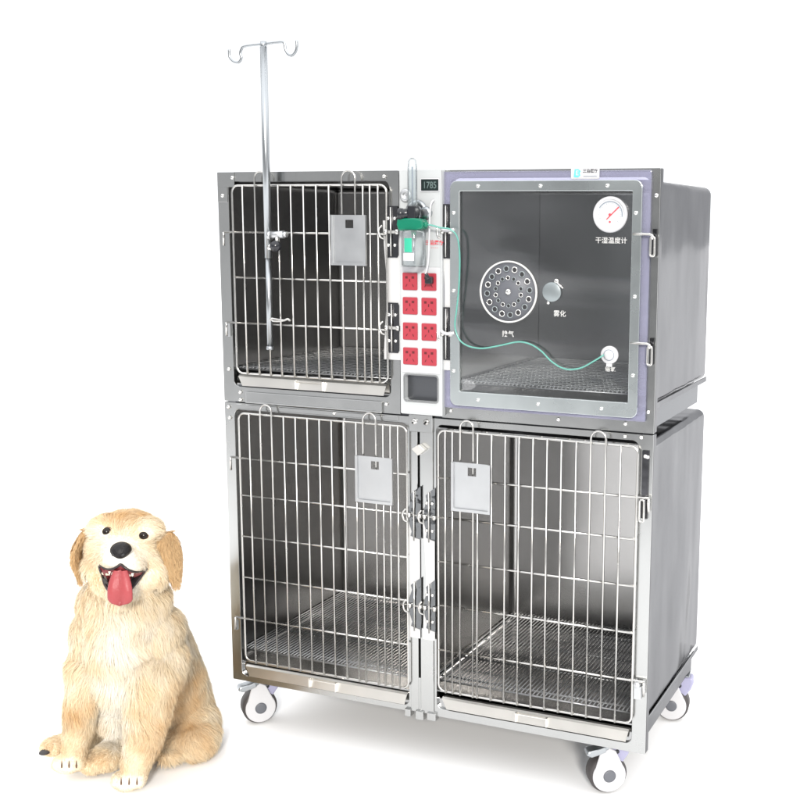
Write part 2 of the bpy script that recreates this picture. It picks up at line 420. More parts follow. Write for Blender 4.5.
# latch plates on the right of the lower right door
b = MB().use('hinge'); b.box((1.1925, -.0085, .60), (1.2085, -.0045, .765)); b.use('wire'); b.tube(rrect3 if False else [(x, -.020, z) for x, z in rrect(1.192, .594, 1.203, .648, .005, 4)], .0026, 8, closed=True)
b.use('screw'); b.screw(1.2, .752, -.0086); b.build('latch', dRL)
b = MB().use('plate'); b.box((1.188, -.016, .145), (1.206, -.0045, .178)); b.lathe((1.197, -.016, .185), (0, -1, 0), [(.008, 0), (.008, .010), (.0001, .012)], 12); b.build('latch', dRL, .001)
b = MB().use('plate'); b.box((.012, -.009, .150), (.020, -.0045, .178)); b.build('latch', dLL, .001)
b = MB().use('plate'); b.box((.020, -.009, .985), (.028, -.0045, 1.02)); b.build('latch', dUL, .001)

DX = .0
# ---------------- acrylic oxygen door
b = MB().use('vinyl'); b.ring((.6685, .834, 1.2005, 1.4195), (.700, .862, 1.172, 1.390), -.012, -.0045, .004, .012)
AC = b.build('oxygen_door', CG, .002)
b = MB().use('surround'); b.ring((.695, .843, 1.182, 1.397), (.721, .879, 1.159, 1.372), -.020, -.0125, .018, .002); dfm = b.build('steel_surround', AC, .0012)
screws(dfm, [(x, z, -.020) for x, z in ((.770, 1.384), (.932, 1.384), (1.098, 1.384), (1.168, 1.322), (1.170, 1.13), (1.170, .945), (.772, .861), (.932, .861), (1.094, .861), (.705, 1.32), (.705, 1.13), (.705, .93))], .0048)
b = MB().use('glass'); b.box((.712, -.0118, .872), (1.164, -.0080, 1.378)); b.build('acrylic_pane', AC)
yg = -.0122
DX = .007
# rotary vent
b = MB().use('whiteink'); fx, fz = .842, 1.131
b.lathe((fx, yg, fz), (0, -1, 0), [(.0755, -.0), (.0755, .004), (.0715, .004), (.0715, .0)], 48)
b.use('dkgrey'); b.lathe((fx, yg + .0002, fz), (0, -1, 0), [(.0715, 0), (.0715, .0016), (.0001, .0016)], 48)
VM = b.build('rotary_vent', AC)
for rad, cnt, r, off in ((.056, 16, .0078, .1), (.034, 14, .0056, .25)):
    for k in range(cnt):
        a = off + 2 * PI * k / cnt; cx, cz = fx + rad * math.cos(a), fz + rad * math.sin(a)
        b = MB().use('screw' if k % 2 else 'disc'); b.lathe((cx, yg - .0018, cz), (0, -1, 0), [(r, 0), (r, .0015), (r * .74, .0015), (r * .74, 0)], 14)
        b.use('void'); b.lathe((cx + r * .12, yg - .0019, cz - r * .1), (0, -1, 0), [(r * .72, 0), (.0001, .0003)], 14)
        if rad > .04: b.build('vent_hole', VM)
        else: b.build('vent_hole', VM)
b = MB().use('screw'); b.lathe((fx, yg - .0018, fz), (0, -1, 0), [(.008, 0), (.007, .004), (.003, .006), (.0001, .006)], 16); b.build('vent_screw', VM)
# nebuliser port disc
b = MB().use('disc'); b.lathe((.955, yg, 1.134), (0, -1, 0), [(.0235, 0), (.0235, .004), (.022, .005), (.0001, .005)], 32)
kb = b.build('port_cover', AC); b = MB().use('screw'); b.screw(.966, 1.160, yg, .0062); b.tube([(.966, yg - .003, 1.158), (.984, yg - .003, 1.144)], .0022, 8); b.build('screw', kb); b = MB().use('screw'); b.screw(.946, 1.108, yg, .0042); b.build('screw', kb)
# hygrometer dial
gx, gz = 1.0985, 1.318
b = MB().use('wplastic'); b.lathe((gx, yg, gz), (0, -1, 0), [(.041, 0), (.042, .006), (.040, .010), (.036, .011), (.0345, .0075)], 40); b.use('dial'); b.lathe((gx, yg, gz), (0, -1, 0), [(.0346, .0076), (.0001, .0076)], 40)
DG = b.build('hygrometer_dial', AC)
b = MB().use('greyink')
def arc(b, cx, cz, r0, r1, a0, a1, y, n=16):
    vs = []
    for k in range(n + 1):
        a = math.radians(a0 + (a1 - a0) * k / n); vs += [(cx + r0 * math.cos(a), y, cz + r0 * math.sin(a)), (cx + r1 * math.cos(a), y, cz + r1 * math.sin(a))]
    b.add(vs, [(2 * k, 2 * k + 1, 2 * k + 3, 2 * k + 2) for k in range(n)])
yd = yg - .0079
arc(b, gx, gz, .0285, .031, -10, 150, yd)
for k in range(27):
    a = math.radians(-40 + 260 * k / 26); r1 = .0275; r0_ = .0235 if k % 3 == 0 else .0255
    p, q = (gx + r0_ * math.cos(a), gz + r0_ * math.sin(a)), (gx + r1 * math.cos(a), gz + r1 * math.sin(a))
    t = (-math.sin(a) * .0004, math.cos(a) * .0004)
    b.add([(p[0] - t[0], yd, p[1] - t[1]), (p[0] + t[0], yd, p[1] + t[1]), (q[0] + t[0], yd, q[1] + t[1]), (q[0] - t[0], yd, q[1] - t[1])], [(0, 1, 2, 3)])
b.build('dial_scale', DG)
b = MB().use('redink'); b.prism([(gx - .009, gz - .011), (gx - .007, gz - .012), (gx + .0225, gz + .0165), (gx + .0205, gz + .0185)], yd - .0012, yd - .0008)
b.lathe((gx, yd, gz), (0, -1, 0), [(.0028, 0), (.0028, .002), (.0001, .002)], 12)
b.lathe((gx, yd, gz - .017), (0, -1, 0), [(.0026, 0), (.0001, .0005)], 12)
b.build('needle', DG)
b = MB().use('whiteink'); b.text('干湿温度计', 1.1005, 1.2575, yg - .0006, .0156, .0001); b.build('lettering', AC)
b = MB().use('whiteink'); b.text('换气', .8415, 1.0275, yg - .0006, .0160, .0001); b.build('lettering', AC)
b = MB().use('whiteink'); b.text('雾化', .9755, 1.082, yg - .0006, .0160, .0001); b.build('lettering', AC)
b = MB().use('whiteink'); b.text('输氧', 1.105, .955, yg - .0006, .0130, .0001); b.build('lettering', AC)
# oxygen inlet
b = MB().use('wplastic'); b.lathe((1.103, yg, .990), (0, -1, 0), [(.0215, 0), (.0215, .005), (.019, .007), (.012, .008), (.010, .013), (.0001, .014)], 28)
b.box((1.096, yg - .005, .962), (1.110, yg, .975)); inl = b.build('oxygen_inlet', AC)
b = MB().use('greyink'); b.lathe((1.103, yg - .0077, .990), (0, -1, 0), [(.013, 0), (.0135, .001), (.011, .001), (.011, 0)], 20); b.build('inlet_ring', inl)
DX = .003
# latches
for z in (1.274, 1.022):
    b = MB().use('wire'); b.tube([(1.160, -.024, z), (1.200, -.024, z), (1.206, -.024, z - .003), (1.207, -.024, z - .012)], .0034, 8)
    b.tube([(x, -.024, q) for x, q in rrect(1.202, z - .050, 1.212, z - .006, .0045, 4)], .0026, 8, closed=True)
    b.use('hinge'); b.box((1.203, -.010, z - .05), (1.213, -.0045, z + .012)); b.build('latch', AC)
# hinges of the oxygen door
for z in (1.275, 1.022):
    ho = hinge(.682, z, .066, .012, AC, False); ho.location.y -= .0035
hinge_strip(.6660, .6905, .93, 1.30, AC, -.0142)
for z in (1.276, 1.022):
    b = MB().use('wplastic'); b.tube(spline([(.668, -.022, z + .008), (.680, -.026, z + .002), (.694, -.027, z + .001), (.706, -.024, z + .004)]), .0042, 8); b.build('tube_clip', AC)
# sticker
b = MB().use('wplastic'); b.prism(rrect(1.003, 1.3995, 1.073, 1.427, .003, 3), -.0138, -.0126); st = b.build('sticker', AC)
b = MB().use('cyan'); b.prism([(1.010, 1.404), (1.021, 1.4035), (1.0265, 1.408), (1.0245, 1.413), (1.027, 1.418), (1.021, 1.4225), (1.012, 1.422)], -.0144, -.0139)
b.use('wplastic'); b.text('E', 1.0185, 1.413, -.0148, .015, .0003)
b.use('ink'); b.text('三治医疗', 1.0505, 1.4175, -.0141, .0092, .0002); b.use('greyink'); b.box((1.034, -.0142, 1.4055), (1.067, -.0139, 1.4068)); b.build('print', st)

DX = .011
# ---------------- middle service panel
b = MB().use('white')
b.ring((.5465, .8125, .6645, 1.4255), (.558, .847, .652, .914), -.024, -.0042, .003, .008)
b.box((.5475, -.0042, .8135), (.6635, .018, 1.4245))
b.build
PN = b.build('service_panel', CG, .0015)
b = MB().use('pan'); b.box((.557, -.0050, .846), (.653, -.0046, .915)); b.build('recess_back', PN)
b = MB().use('frame'); b.ring((.5555, .8445, .6545, .9165), (.559, .848, .651, .913), -.0258, -.0241, .009, .007); b.build('recess_trim', PN)
b = MB().use('white'); b.prism(rrect(.5515, .8175, .6595, .8175 + .02, .001, 2), -.0246, -.0241); b.build('panel_plate', PN)
b = MB().use('wplastic'); b.prism(rrect(.5515, .920, .6595, 1.186, .002, 2), -.0262, -.0241); b.build('socket_plate', PN, .0005, 1)
for z in (1.150, 1.089, 1.025, .962):
    for x in (.5775, .6300):
        b = MB().use('red'); b.prism(rrect(x - .0205, z - .0215, x + .0205, z + .0215, .0025, 3), -.0300, -.0263); sk = b.build('power_socket', PN, .0008, 1)
        b = MB().use('redd')
        for dx, dz, ra in ((-.009, .010, .0), (.009, .010, .0)): b.box((x + dx - .0035, -.0304, z + dz - .003), (x + dx + .0035, -.0302, z + dz + .003))
        b.box((x - .0014, -.0304, z - .001), (x + .0014, -.0302, z + .006))
        for s in (-1, 1): b.prism([(x + s * .006, z - .006), (x + s * .009, z - .0075), (x + s * .012, z - .0135), (x + s * .009, z - .0125)][::s], -.0304, -.0302)
        b.build('socket_slot', sk)
b = MB().use('lcd'); b.prism(rrect(.608, 1.3725, .657, 1.4015, .002, 2), -.0262, -.0242); lc = b.build('temperature_display', PN, .0006, 1)
b = MB().use('lcdtx'); b.text('1785', .6325, 1.386, -.0268, .023, .0002, .82); b.build('digits', lc)
b = MB().use('wplastic'); b.ring((.6065, 1.371, .6585, 1.403), (.6085, 1.373, .6565, 1.401), -.0268, -.0241, .002, .001); b.build('display_bezel', PN)
b = MB().use('redink'); b.text('三治医疗', .644, 1.246, -.0245, .0125, .0003); b.text('· · · ·', .644, 1.234, -.0245, .010, .0003); b.build('lettering', PN)
# wall outlet for gas
for cx, cz, r in ((.5665, 1.362, .016), (.582, 1.322, .030)):
    b = MB().use('pole' if r > .02 else 'plate'); b.lathe((cx + (.014 if r > .02 else 0), -.0242, cz), (0, -1, 0), [(r, 0), (r, .004), (r * .8, .007), (r * .45, .007), (r * .45, .002), (.0001, .002)], 28); b.build('gas_outlet', PN)

DX = 0.
# ---------------- casters
def caster(x, y, turn, brake=True):
    """grey-tyred caster in a white side cover under a lilac hood, swivelled by turn degrees"""
    r = .050; cz = GZ + r; ca_, sa_ = math.cos(math.radians(turn)), math.sin(math.radians(turn))
    def fin(b, name, parent, bev=0, seg=1):
        b.v = [(x + px * ca_ - py * sa_, y + px * sa_ + py * ca_, pz) for px, py, pz in b.v]
        return b.build(name, parent, bev, seg)
    b = MB().use('lilac')
    P = [(-.018, -.008), (.058, -.008), (.062, -.024), (.054, -.046), (.034, -.074), (-.002, -.070), (-.020, -.034)]
    b.prism(P, -.010, .030); ca = fin(b, 'caster', CG, .006, 3)
    b = MB().use('pole'); b.lathe((.018, .01, -.008), (0, 0, 1), [(.022, 0), (.022, .010), (.0001, .010)], 20); b.box((-.010, -.02, -.004), (.05, .04, .001)); fin(b, 'mount_plate', ca, .001, 1)
    b = MB().use('tyre'); b.lathe((0, .010, cz), (0, 1, 0), [(.030, -.024), (.045, -.023), (r, -.017), (r, .017), (.045, .023), (.030, .024)], 40); fin(b, 'wheel', ca)
    for s in (-1, 1):
        b = MB().use('wplastic'); n = 30; P = []
        for k in range(n + 1):
            a = math.radians(-214 + 250 * k / n); P.append((.0435 * math.cos(a), cz + .0435 * math.sin(a)))
        P += [(.016, cz + .066), (-.004, cz + .078), (-.022, cz + .074)]
        ya = .010 + s * .0245
        b.prism(P, min(ya, ya + s * .007), max(ya, ya + s * .007)); fin(b, 'wheel_cover', ca, .003, 3)
        b = MB().use('dkgrey'); b.lathe((0, ya + s * .0072, cz), (0, s, 0), [(.0165, 0), (.0165, .001), (.012, .002), (.0001, .002)], 28); fin(b, 'hub_cap', ca)
    b = MB().use('black'); b.lathe((.014, -.0102, cz + .058), (0, -1, 0), [(.0062, -.002), (.0062, .0012), (.0001, .0012)], 14); b.lathe((.022, -.012, cz + .060), (0, -1, 0), [(.0055, -.002), (.0055, .0012), (.0001, .0012)], 14); fin(b, 'axle_bolt', ca)
    if brake:
        b = MB().use('pole'); b.tube([(-.004, -.014, cz + .078), (-.026, -.020, cz + .078)], .010, 10)
        b.prism([(-.016, cz + .088), (-.034, cz + .082), (-.060, cz + .078), (-.066, cz + .068), (-.052, cz + .060), (-.030, cz + .066), (-.012, cz + .072)], -.036, -.002)
        fin(b, 'brake_lever', ca, .004, 3)
caster(.048, .052, 46); caster(1.106, .052, 34); caster(1.150, .540, 8, False); caster(.085, .540, 15, False)

# ---------------- removable trays and wire floors
def tray(x0, x1, z0, z1, label):
    b = MB().use('tray'); t = .0015
    prof = [(-.012, z0), (-.006, z1 - .004), (.000, z1), (.012, z1 - .001), (.014, z0 + .004)]
    e = .016
    vs = [(x0 + (e if k == 0 else 0), y, z) for k, (y, z) in enumerate(prof)] + [(x1 - (e * .3 if k == 0 else 0), y, z) for k, (y, z) in enumerate(prof)]
    n = len(prof); fs = [(i, i + 1, n + i + 1, n + i) for i in range(n - 1)]
    vs += [(x0 + .005, .55, z0 + .004), (x1 - .005, .55, z0 + .004)]; b.add(vs, fs); b.use('pan'); b.add([(x0, .0145, z0 + .004), (x1, .0145, z0 + .004), (x1 - .005, .55, z0 + .004), (x0 + .005, .55, z0 + .004)], [(0, 1, 2, 3)])
    for s, xx in ((-1, x0), (1, x1)): b.box((xx - .001, .014, z0 + .003), (xx + .001, .55, z1 - .004))
    o = b.build('drip_tray'); sl = o.modifiers.new('t', 'SOLIDIFY'); sl.thickness = .0015
    tag(o, label, 'tray', 'pull-out drip trays under the wire floors')
    cx = (x0 + x1) / 2
    h = MB().use('tray')
    for s in (-1, 1): h.box((cx + s * .042 - .002, -.018, z0 + .002), (cx + s * .042 + .002, -.008, z1 - .003))
    h.box((cx - .042, -.015, z1 - .008), (cx + .042, -.012, z1 - .005)); h.build('handle', o, .0006, 1)
tray(.050, .506, .8525, .881, 'narrow steel drip tray under the upper left cage with the drip stand')
tray(.046, .560, .020, .050, 'steel drip tray below the lower left wire door')
tray(.664, 1.176, .028, .057, 'steel drip tray below the lower right wire door')
def grate(x0, x1, z, label):
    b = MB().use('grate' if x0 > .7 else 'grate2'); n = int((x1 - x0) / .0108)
    for k in range(n + 1):
        x = x0 + (x1 - x0) * k / n; b.tube([(x, .022, z), (x, .585, z)], .0019, 5)
    if z > .8:
        for k in range(19):
            y = .03 + k * .03; b.tube([(x0 + (x1 - x0) * q / 40, y + (.003 if q % 2 else -.003), z + .003) for q in range(41)], .0023, 4)
    for y in (.024, .055, .20, .35, .50, .583): b.tube([(x0, y, z - .004), (x1, y, z - .004)], .0026, 6)
    o = b.build('wire_floor'); tag(o, label, 'floor grate', 'slide-in wire floors of the cages')
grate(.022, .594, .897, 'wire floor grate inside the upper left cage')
grate(.704, 1.196, .897, 'wire floor grate inside the acrylic-door oxygen chamber')
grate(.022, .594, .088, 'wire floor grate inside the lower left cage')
grate(.624, 1.196, .094, 'wire floor grate inside the lower right cage')
# inner liner of the oxygen chamber (left wall stands in from the cage side)
b = MB().use('inner'); b.box((.690, .010, .868), (.695, .592, 1.392)); b.build('chamber_liner', CG)

# ------------------------------------------------------------ drip stand on the upper left door
DX = .024
IV = thing('iv_stand', (.174, -.036, .96), 'slim steel drip stand with two hooks clamped to upper left door', 'drip stand')
py = -.036
b = MB().use('pole'); b.tube([(.1525, py, 1.20), (.151, py, .966)], .0078, 12); b.tube([(.154, py, 1.735), (.1525, py, 1.20)], .0095, 14)
b.lathe((.151, py, .962), (0, 0, 1), [(.0001, -.003), (.010, -.003), (.010, .006), (.0001, .006)], 12); b.build('pole', IV)
b = MB().use('pole'); zt = 1.742
Lh = [(.154, zt), (.098, zt - .003), (.088, zt - .009), (.083, zt - .020), (.086, zt - .032), (.077, zt - .042), (.062, zt - .040), (.050, zt - .028), (.049, zt - .008)]
Rh = [(.154, zt), (.208, zt + .002), (.217, zt - .004), (.220, zt - .018), (.227, zt - .029), (.237, zt - .032), (.247, zt - .026), (.253, zt - .014), (.253, zt + .004)]
for H in (Lh, Rh): b.tube(spline([(x, py, z) for x, z in H], 5), .0036, 8)
b.tube([(.154, py, zt + .006), (.154, py, zt - .012)], .0085, 12); b.build('hook_bar', IV)
b = MB().use('plate'); b.tube([(.150, py + .002, 1.258), (.165, py - .002, 1.258)], .0075, 10); b.tube([(.162, py - .004, 1.260), (.205, py - .004, 1.262)], .0100, 14)
b.tube([(.200, py - .004, 1.262), (.214, py - .004, 1.262)], .0075, 12); b.tube([(.158, py - .004, 1.259), (.167, py - .004, 1.259)], .0118, 14); b.build('clamp', IV)
b = MB().use('screw'); b.tube([(.165, py - .012, 1.226), (.176, py - .014, 1.232)], .0085, 10); b.tube([(.186, py - .008, 1.256), (.186, py - .008, 1.235)], .005, 8)
b.use('black'); b.lathe((.187, py - .016, 1.232), (.3, -1, 0), [(.0001, -.012), (.013, -.010), (.0145, 0), (.013, .010), (.0001, .012)], 16); b.build('clamp_knob', IV)
b = MB().use('wire'); b.tube(spline([(.152, py, 1.030), (.160, py - .004, 1.041), (.175, py - .002, 1.040), (.195, py + .002, 1.038), (.205, py + .004, 1.042), (.214, py + .002, 1.038)]), .0034, 8)
b.tube(spline([(.158, py - .002, 1.040), (.170, py - .010, 1.036), (.190, py - .006, 1.036), (.212, py + .002, 1.043)]), .0022, 6); b.build('lower_bracket', IV)

# ------------------------------------------------------------ oxygen flowmeter on the service panel
DX = .029
FM = thing('oxygen_flowmeter', (.614, -.045, 1.19), 'clear oxygen flowmeter with green body and humidifier bottle on white panel', 'flowmeter')
y = -.052
b = MB().use('clear'); b.lathe((.5800, y, 1.335), (0, 0, 1), [(.012, 0), (.012, .095), (.010, .110), (.005, .116), (.0001, .117)], 20); b.build('gauge_tube', FM)
b = MB().use('greyink'); b.tube([(.580, y, 1.338), (.580, y, 1.43)], .0022, 8); b.build('float_rod', FM)
b = MB().use('black'); b.box((.572, y - .014, 1.302), (.594, y + .010, 1.336)); b.tube([(.572, y - .006, 1.318), (.556, y - .010, 1.316)], [.011, .013], 16); b.lathe((.553, y - .010, 1.316), (-1, -.2, 0), [(.0001, -.006), (.014, -.006), (.015, .006), (.0001, .008)], 18); b.build('flow_knob', FM, .002)
b = MB().use('pole'); b.lathe((.606, -.028, 1.320), (0, -1, 0), [(.015, -.004), (.015, .008), (.009, .010), (.0001, .010)], 18); b.build('connector', FM)
b = MB().use('green'); b.prism([(.545, 1.305), (.590, 1.307), (.612, 1.303), (.616, 1.290), (.612, 1.280), (.596, 1.276), (.548, 1.276), (.543, 1.290)], y - .016, y + .018)
b.tube([(.610, y, 1.291), (.622, y, 1.291)], .0075, 12); b.build('bottle_head', FM, .004, 3)
b = MB().use('green'); b.tube([(.583, y, 1.280), (.583, y, 1.262)], [.008, .005], 12); b.use('pole'); b.tube([(.583, y, 1.262), (.583, y, 1.205)], .0022, 8); b.build('dip_tube', FM)
b = MB().use('clear'); b.lathe((.583, y, 1.188), (0, 0, 1), [(.0001, 0), (.026, 0), (.030, .004), (.030, .082), (.026, .089), (.012, .090)], 28); b.build('bottle', FM)
b = MB().use('lgreen'); vs = []; n = 8
for k in range(n + 1):
    a = math.radians(-112 + 40 * k / n); vs += [(.583 + .0306 * math.cos(a), y + .0306 * math.sin(a), 1.224), (.583 + .0306 * math.cos(a), y + .0306 * math.sin(a), 1.258)]
b.add(vs, [(2 * k, 2 * k + 2, 2 * k + 3, 2 * k + 1) for k in range(n)])
b.use('wplastic'); vs = []
for k in range(n + 1):
    a = math.radians(-122 + 60 * k / n); vs += [(.583 + .0308 * math.cos(a), y + .0308 * math.sin(a), 1.203), (.583 + .0308 * math.cos(a), y + .0308 * math.sin(a), 1.222)]
b.add(vs, [(2 * k, 2 * k + 2, 2 * k + 3, 2 * k + 1) for k in range(n)])
b.build('bottle_label', FM)

DX = 0.
# oxygen tube from the flowmeter, down the door edge and across the pane
tp = [(.648, y, 1.291), (.664, -.053, 1.289), (.682, -.049, 1.284), (0.707, -0.044, 1.280), (0.723, -0.038, 1.262), (0.728, -0.034, 1.218), (0.725, -0.031, 1.145), (0.718, -0.030, 1.083), (0.714, -0.031, 1.044), (0.726, -0.033, 1.012), (0.749, -0.031, 0.996), (0.785, -0.027, 0.991), (0.832, -0.024, 1.000), (0.879, -0.023, 1.011), (0.911, -0.023, 1.007), (0.940, -0.024, 0.992), (0.969, -0.025, 0.967), (1.003, -0.026, 0.952), (1.041, -0.027, 0.956), (1.076, -0.029, 0.975), (1.100, -0.028, 0.991)]
b = MB().use('tube'); b.tube(spline(tp, 7), .0022, 8); tb = b.build('oxygen_tube')
tag(tb, 'thin teal oxygen tube curving across the clear acrylic door', 'tube')
DX = .011
# power cord in the top right socket
b = MB().use('black'); b.prism(rrect(.628, 1.146, .645, 1.164, .003, 3), -.048, -.0306); b.tube([(.637, -.044, 1.158), (.632, -.050, 1.172)], [.006, .004], 10)
CP = b.build('power_cord', None, .002); tag(CP, 'white power cord with black plug in the top right red socket', 'cord')
b = MB().use('wplastic'); b.tube(spline([(.632, -.050, 1.170), (.638, -.048, 1.20), (.637, -.040, 1.25), (.636, -.035, 1.30), (.638, -.034, 1.335), (.642, -.030, 1.348), (.643, -.022, 1.350)]), .0026, 8); b.build('cable', CP)

DX = 0.
# ------------------------------------------------------------ the puppy
HF = Vector((math.sin(YAW), math.cos(YAW), 0)); D0 = 2.79
def K(px, py, dd=0.):
    """a point of the sitting puppy: across and up as seen from its front, dd metres further back"""
    d = fwd * FPX + RT * (px - PPX) - UP * (py - PPY)
    return CAM + d * ((D0 + dd) / d.dot(HF))
PXM = D0 / FPX / math.cos(.30)                                     # metres per unit at the puppy
DG0 = K(128, 760, .1); DG0.z = GZ
DOG = thing('puppy', DG0, 'fluffy golden retriever puppy sitting with its mouth open and pink tongue out', 'dog')
blobs = []
def ell(px, py, dd, rx, ry, rd, tilt=0):
    blobs.append((px, py, dd, rx, ry, rd, tilt))
def limb(pts, n=7):
    P = [Vector(p[:3]) for p in pts]; R = [p[3] for p in pts]
    for i in range(len(P) - 1):
        for k in range(n):
            t = k / n; c = P[i].lerp(P[i + 1], t); r = R[i] * (1 - t) + R[i + 1] * t
            ell(c.x, c.y, c.z, r, r, r * PXM * 1.0)
    c = P[-1]; ell(c.x, c.y, c.z, R[-1], R[-1], R[-1] * PXM)
# head
ell(126, 545, .02, 37, 33, .100, 6); ell(106, 565, .0, 21.5, 21, .062); ell(148, 568, .0, 22.5, 21, .062)
ell(121, 556, -.070, 16, 14, .055); ell(111, 565, -.075, 13, 9.5, .045); ell(131, 566, -.075, 13, 9.5, .045)
ell(121, 548, -.045, 13, 18, .05); ell(122, 590, -.045, 17, 13, .05); ell(104, 528, -.01, 15, 12, .04); ell(147, 530, -.01, 15, 12, .04)
ell(121, 582, -.01, 30, 18, .06); ell(100, 604, .03, 20, 26, .06); ell(149, 602, .035, 20, 26, .055); ell(92, 635, .03, 19, 28, .06); ell(160, 632, .04, 20, 26, .07)
# neck, chest, trunk
limb([(126, 585, .03, 36), (127, 625, .04, 42), (126, 655, .06, 45), (128, 686, .11, 37)], 5)
ell(92, 660, .03, 20, 28, .06); ell(160, 662, .03, 25, 34, .07); ell(117, 700, .07, 22, 34, .06)
limb([(150, 640, .14, 36), (163, 680, .20, 40), (176, 715, .26, 38), (172, 728, .26, 34)], 5)
# haunch on the right of the picture and the hind foot beneath it
ell(190, 728, .20, 29, 27, .09, -20); ell(196, 737, .16, 23, 19, .08); ell(178, 740, .14, 22, 14, .06)
ell(172, 751, .10, 14, 7.5, .05)
# far haunch, hidden behind the forelegs; hind foot sticking out at the left
ell(96, 728, .24, 24, 24, .08); ell(66, 744, .13, 14, 7, .035, 20); ell(53, 746, .11, 13, 7.5, .035)
# tail / hind paw curled between the forelegs
ell(106, 758, .06, 20, 11.5, .045); ell(93, 762, .045, 14, 10.5, .04); ell(128, 748, .12, 26, 15, .05)
# forelegs
limb([(88, 668, .00, 20), (83, 698, -.01, 16), (78, 730, .0, 13), (75, 750, .02, 12.5)], 6)
limb([(152, 678, -.02, 25), (149, 710, -.03, 20.5), (142, 745, -.03, 16), (136, 765, -.02, 14.5)], 6)
# paws, toes
PAWS = ((70, 762, .035, 1.0), (130, 779, -.005, 1.08))
for cx, cy, dd, s in PAWS:
    ell(cx + 1, cy - 1, dd, 14 * s, 9.5 * s, .055)
    for k in range(4):
        u = (k - 1.5) / 1.5
        ell(cx + u * 11 * s - 1, cy + 3.2 * s - abs(u) * 2.4, dd - .050 + abs(u) * .018, 5.2 * s, 6.6 * s, .026)
for k in range(3): ell(47 + k * 5, 748 + k * .8, .095 - k * .006, 5, 6, .02)
def blob_mesh(blobs, voxel, smooth, name):
    bm = bmesh.new()
    for px, py, dd, rx, ry, rd, tilt in blobs:
        c = K(px, py, dd); k = (D0 + dd) / FPX / math.cos(.26)
        mt = Matrix((RT * rx * k, HF * rd, UP * ry * k)).transposed()
        r = Matrix.Rotation(math.radians(tilt), 3, 'Y')
        mm = (mt @ r).to_4x4() if False else (Matrix((RT, HF, UP)).transposed() @ r @ Matrix.Diagonal((rx * k, rd, ry * k))).to_4x4()
        mm.translation = c
        bmesh.ops.create_icosphere(bm, subdivisions=3, radius=1, matrix=mm)
    me = bpy.data.meshes.new(name); bm.to_mesh(me); bm.free()
    o = bpy.data.objects.new(name, me); COL.objects.link(o)
    rm = o.modifiers.new('r', 'REMESH'); rm.mode = 'VOXEL'; rm.voxel_size = voxel
    sm = o.modifiers.new('s', 'SMOOTH'); sm.iterations = smooth; sm.factor = .5
    bpy.context.view_layer.update()
    me2 = bpy.data.meshes.new_from_object(o.evaluated_get(bpy.context.evaluated_depsgraph_get()))
    bpy.data.objects.remove(o); bpy.data.meshes.remove(me)
    return me2
me = blob_mesh(blobs, .0055, 9, 'b'); me.name = 'puppy_body'
co = np.empty(len(me.vertices) * 3); me.vertices.foreach_get('co', co); co = co.reshape(-1, 3)
co[:, 2] = np.maximum(co[:, 2], GZ + .002)
me.vertices.foreach_set('co', co.ravel()); me.update()
BV = BVHTree.FromPolygons([Vector(c) for c in co], [list(p.vertices) for p in me.polygons])
nC, nR, nU, nF, nH = (np.array(v) for v in (CAM, RT, UP, fwd, HF))
def design(c):
    d = c - nC; w = d @ nF
    return PPX + FPX * (d @ nR) / w, PPY - FPX * (d @ nU) / w, d @ nH - D0
# coat colour by region (it belongs to the coat itself)
GOLD = np.array((.70, .48, .25)); CREAM = np.array((.82, .70, .51)); PALE = np.array((.87, .83, .75))
def sst(x, a, b): t = np.clip((x - a) / (b - a), 0, 1); return t * t * (3 - 2 * t)
def spot(px, py, cx, cy, rx, ry): return np.exp(-((px - cx) / rx) ** 2 - ((py - cy) / ry) ** 2)
def coat(px, py, dd, cz):
    """0 = pale, 1 = golden"""
    g = .40 + .40 * (cz - .5)
    g = g + .30 * spot(px, py, 77, 715, 16, 40) + .30 * spot(px, py, 148, 735, 24, 46) + .34 * spot(px, py, 190, 725, 28, 30)
    g = g + .45 * spot(px, py, 125, 518, 26, 13) + .25 * spot(px, py, 95, 600, 14, 40) + .35 * spot(px, py, 185, 690, 14, 40)
    g = g + .30 * spot(px, py, 100, 762, 26, 12) + .3 * spot(px, py, 50, 746, 14, 8)
    g = g - .55 * spot(px, py, 120, 556, 19, 16) - .45 * spot(px, py, 118, 715, 17, 45) - .35 * spot(px, py, 118, 640, 26, 30)
    g = g - .30 * spot(px, py, 130, 782, 20, 9) - .25 * spot(px, py, 70, 765, 15, 8) - .3 * spot(px, py, 120, 590, 26, 12)
    return np.clip(g, 0, 1)
def coatcol(g):
    g = np.asarray(g)[..., None]
    return np.where(g < .5, PALE + (CREAM - PALE) * (g / .5), CREAM + (GOLD - CREAM) * ((g - .5) / .5))
def setcol(me, name, rgb, dom='POINT'):
    at = me.color_attributes.new(name, 'FLOAT_COLOR', dom); a = np.ones((len(rgb), 4), dtype=np.float32); a[:, :3] = rgb; at.data.foreach_set('color', a.ravel())
def furmat(name, k=1., rough=.75):
    m = bpy.data.materials.new(name); m.use_nodes = True; nt = m.node_tree; b = nt.nodes['Principled BSDF']
    a = nt.nodes.new('ShaderNodeVertexColor'); a.layer_name = 'coat'; nt.links.new(a.outputs[0], b.inputs['Base Color'])
    b.inputs['Roughness'].default_value = rough; b.inputs['Specular IOR Level'].default_value = .15
    b.inputs['Sheen Weight'].default_value = .15
    tr = nt.nodes.new('ShaderNodeBsdfTranslucent'); nt.links.new(a.outputs[0], tr.inputs[0])
    mx = nt.nodes.new('ShaderNodeMixShader'); mx.inputs[0].default_value = .3 * k
    o = nt.nodes['Material Output']; nt.links.new(b.outputs[0], mx.inputs[1]); nt.links.new(tr.outputs[0], mx.inputs[2]); nt.links.new(mx.outputs[0], o.inputs[0])
    return m
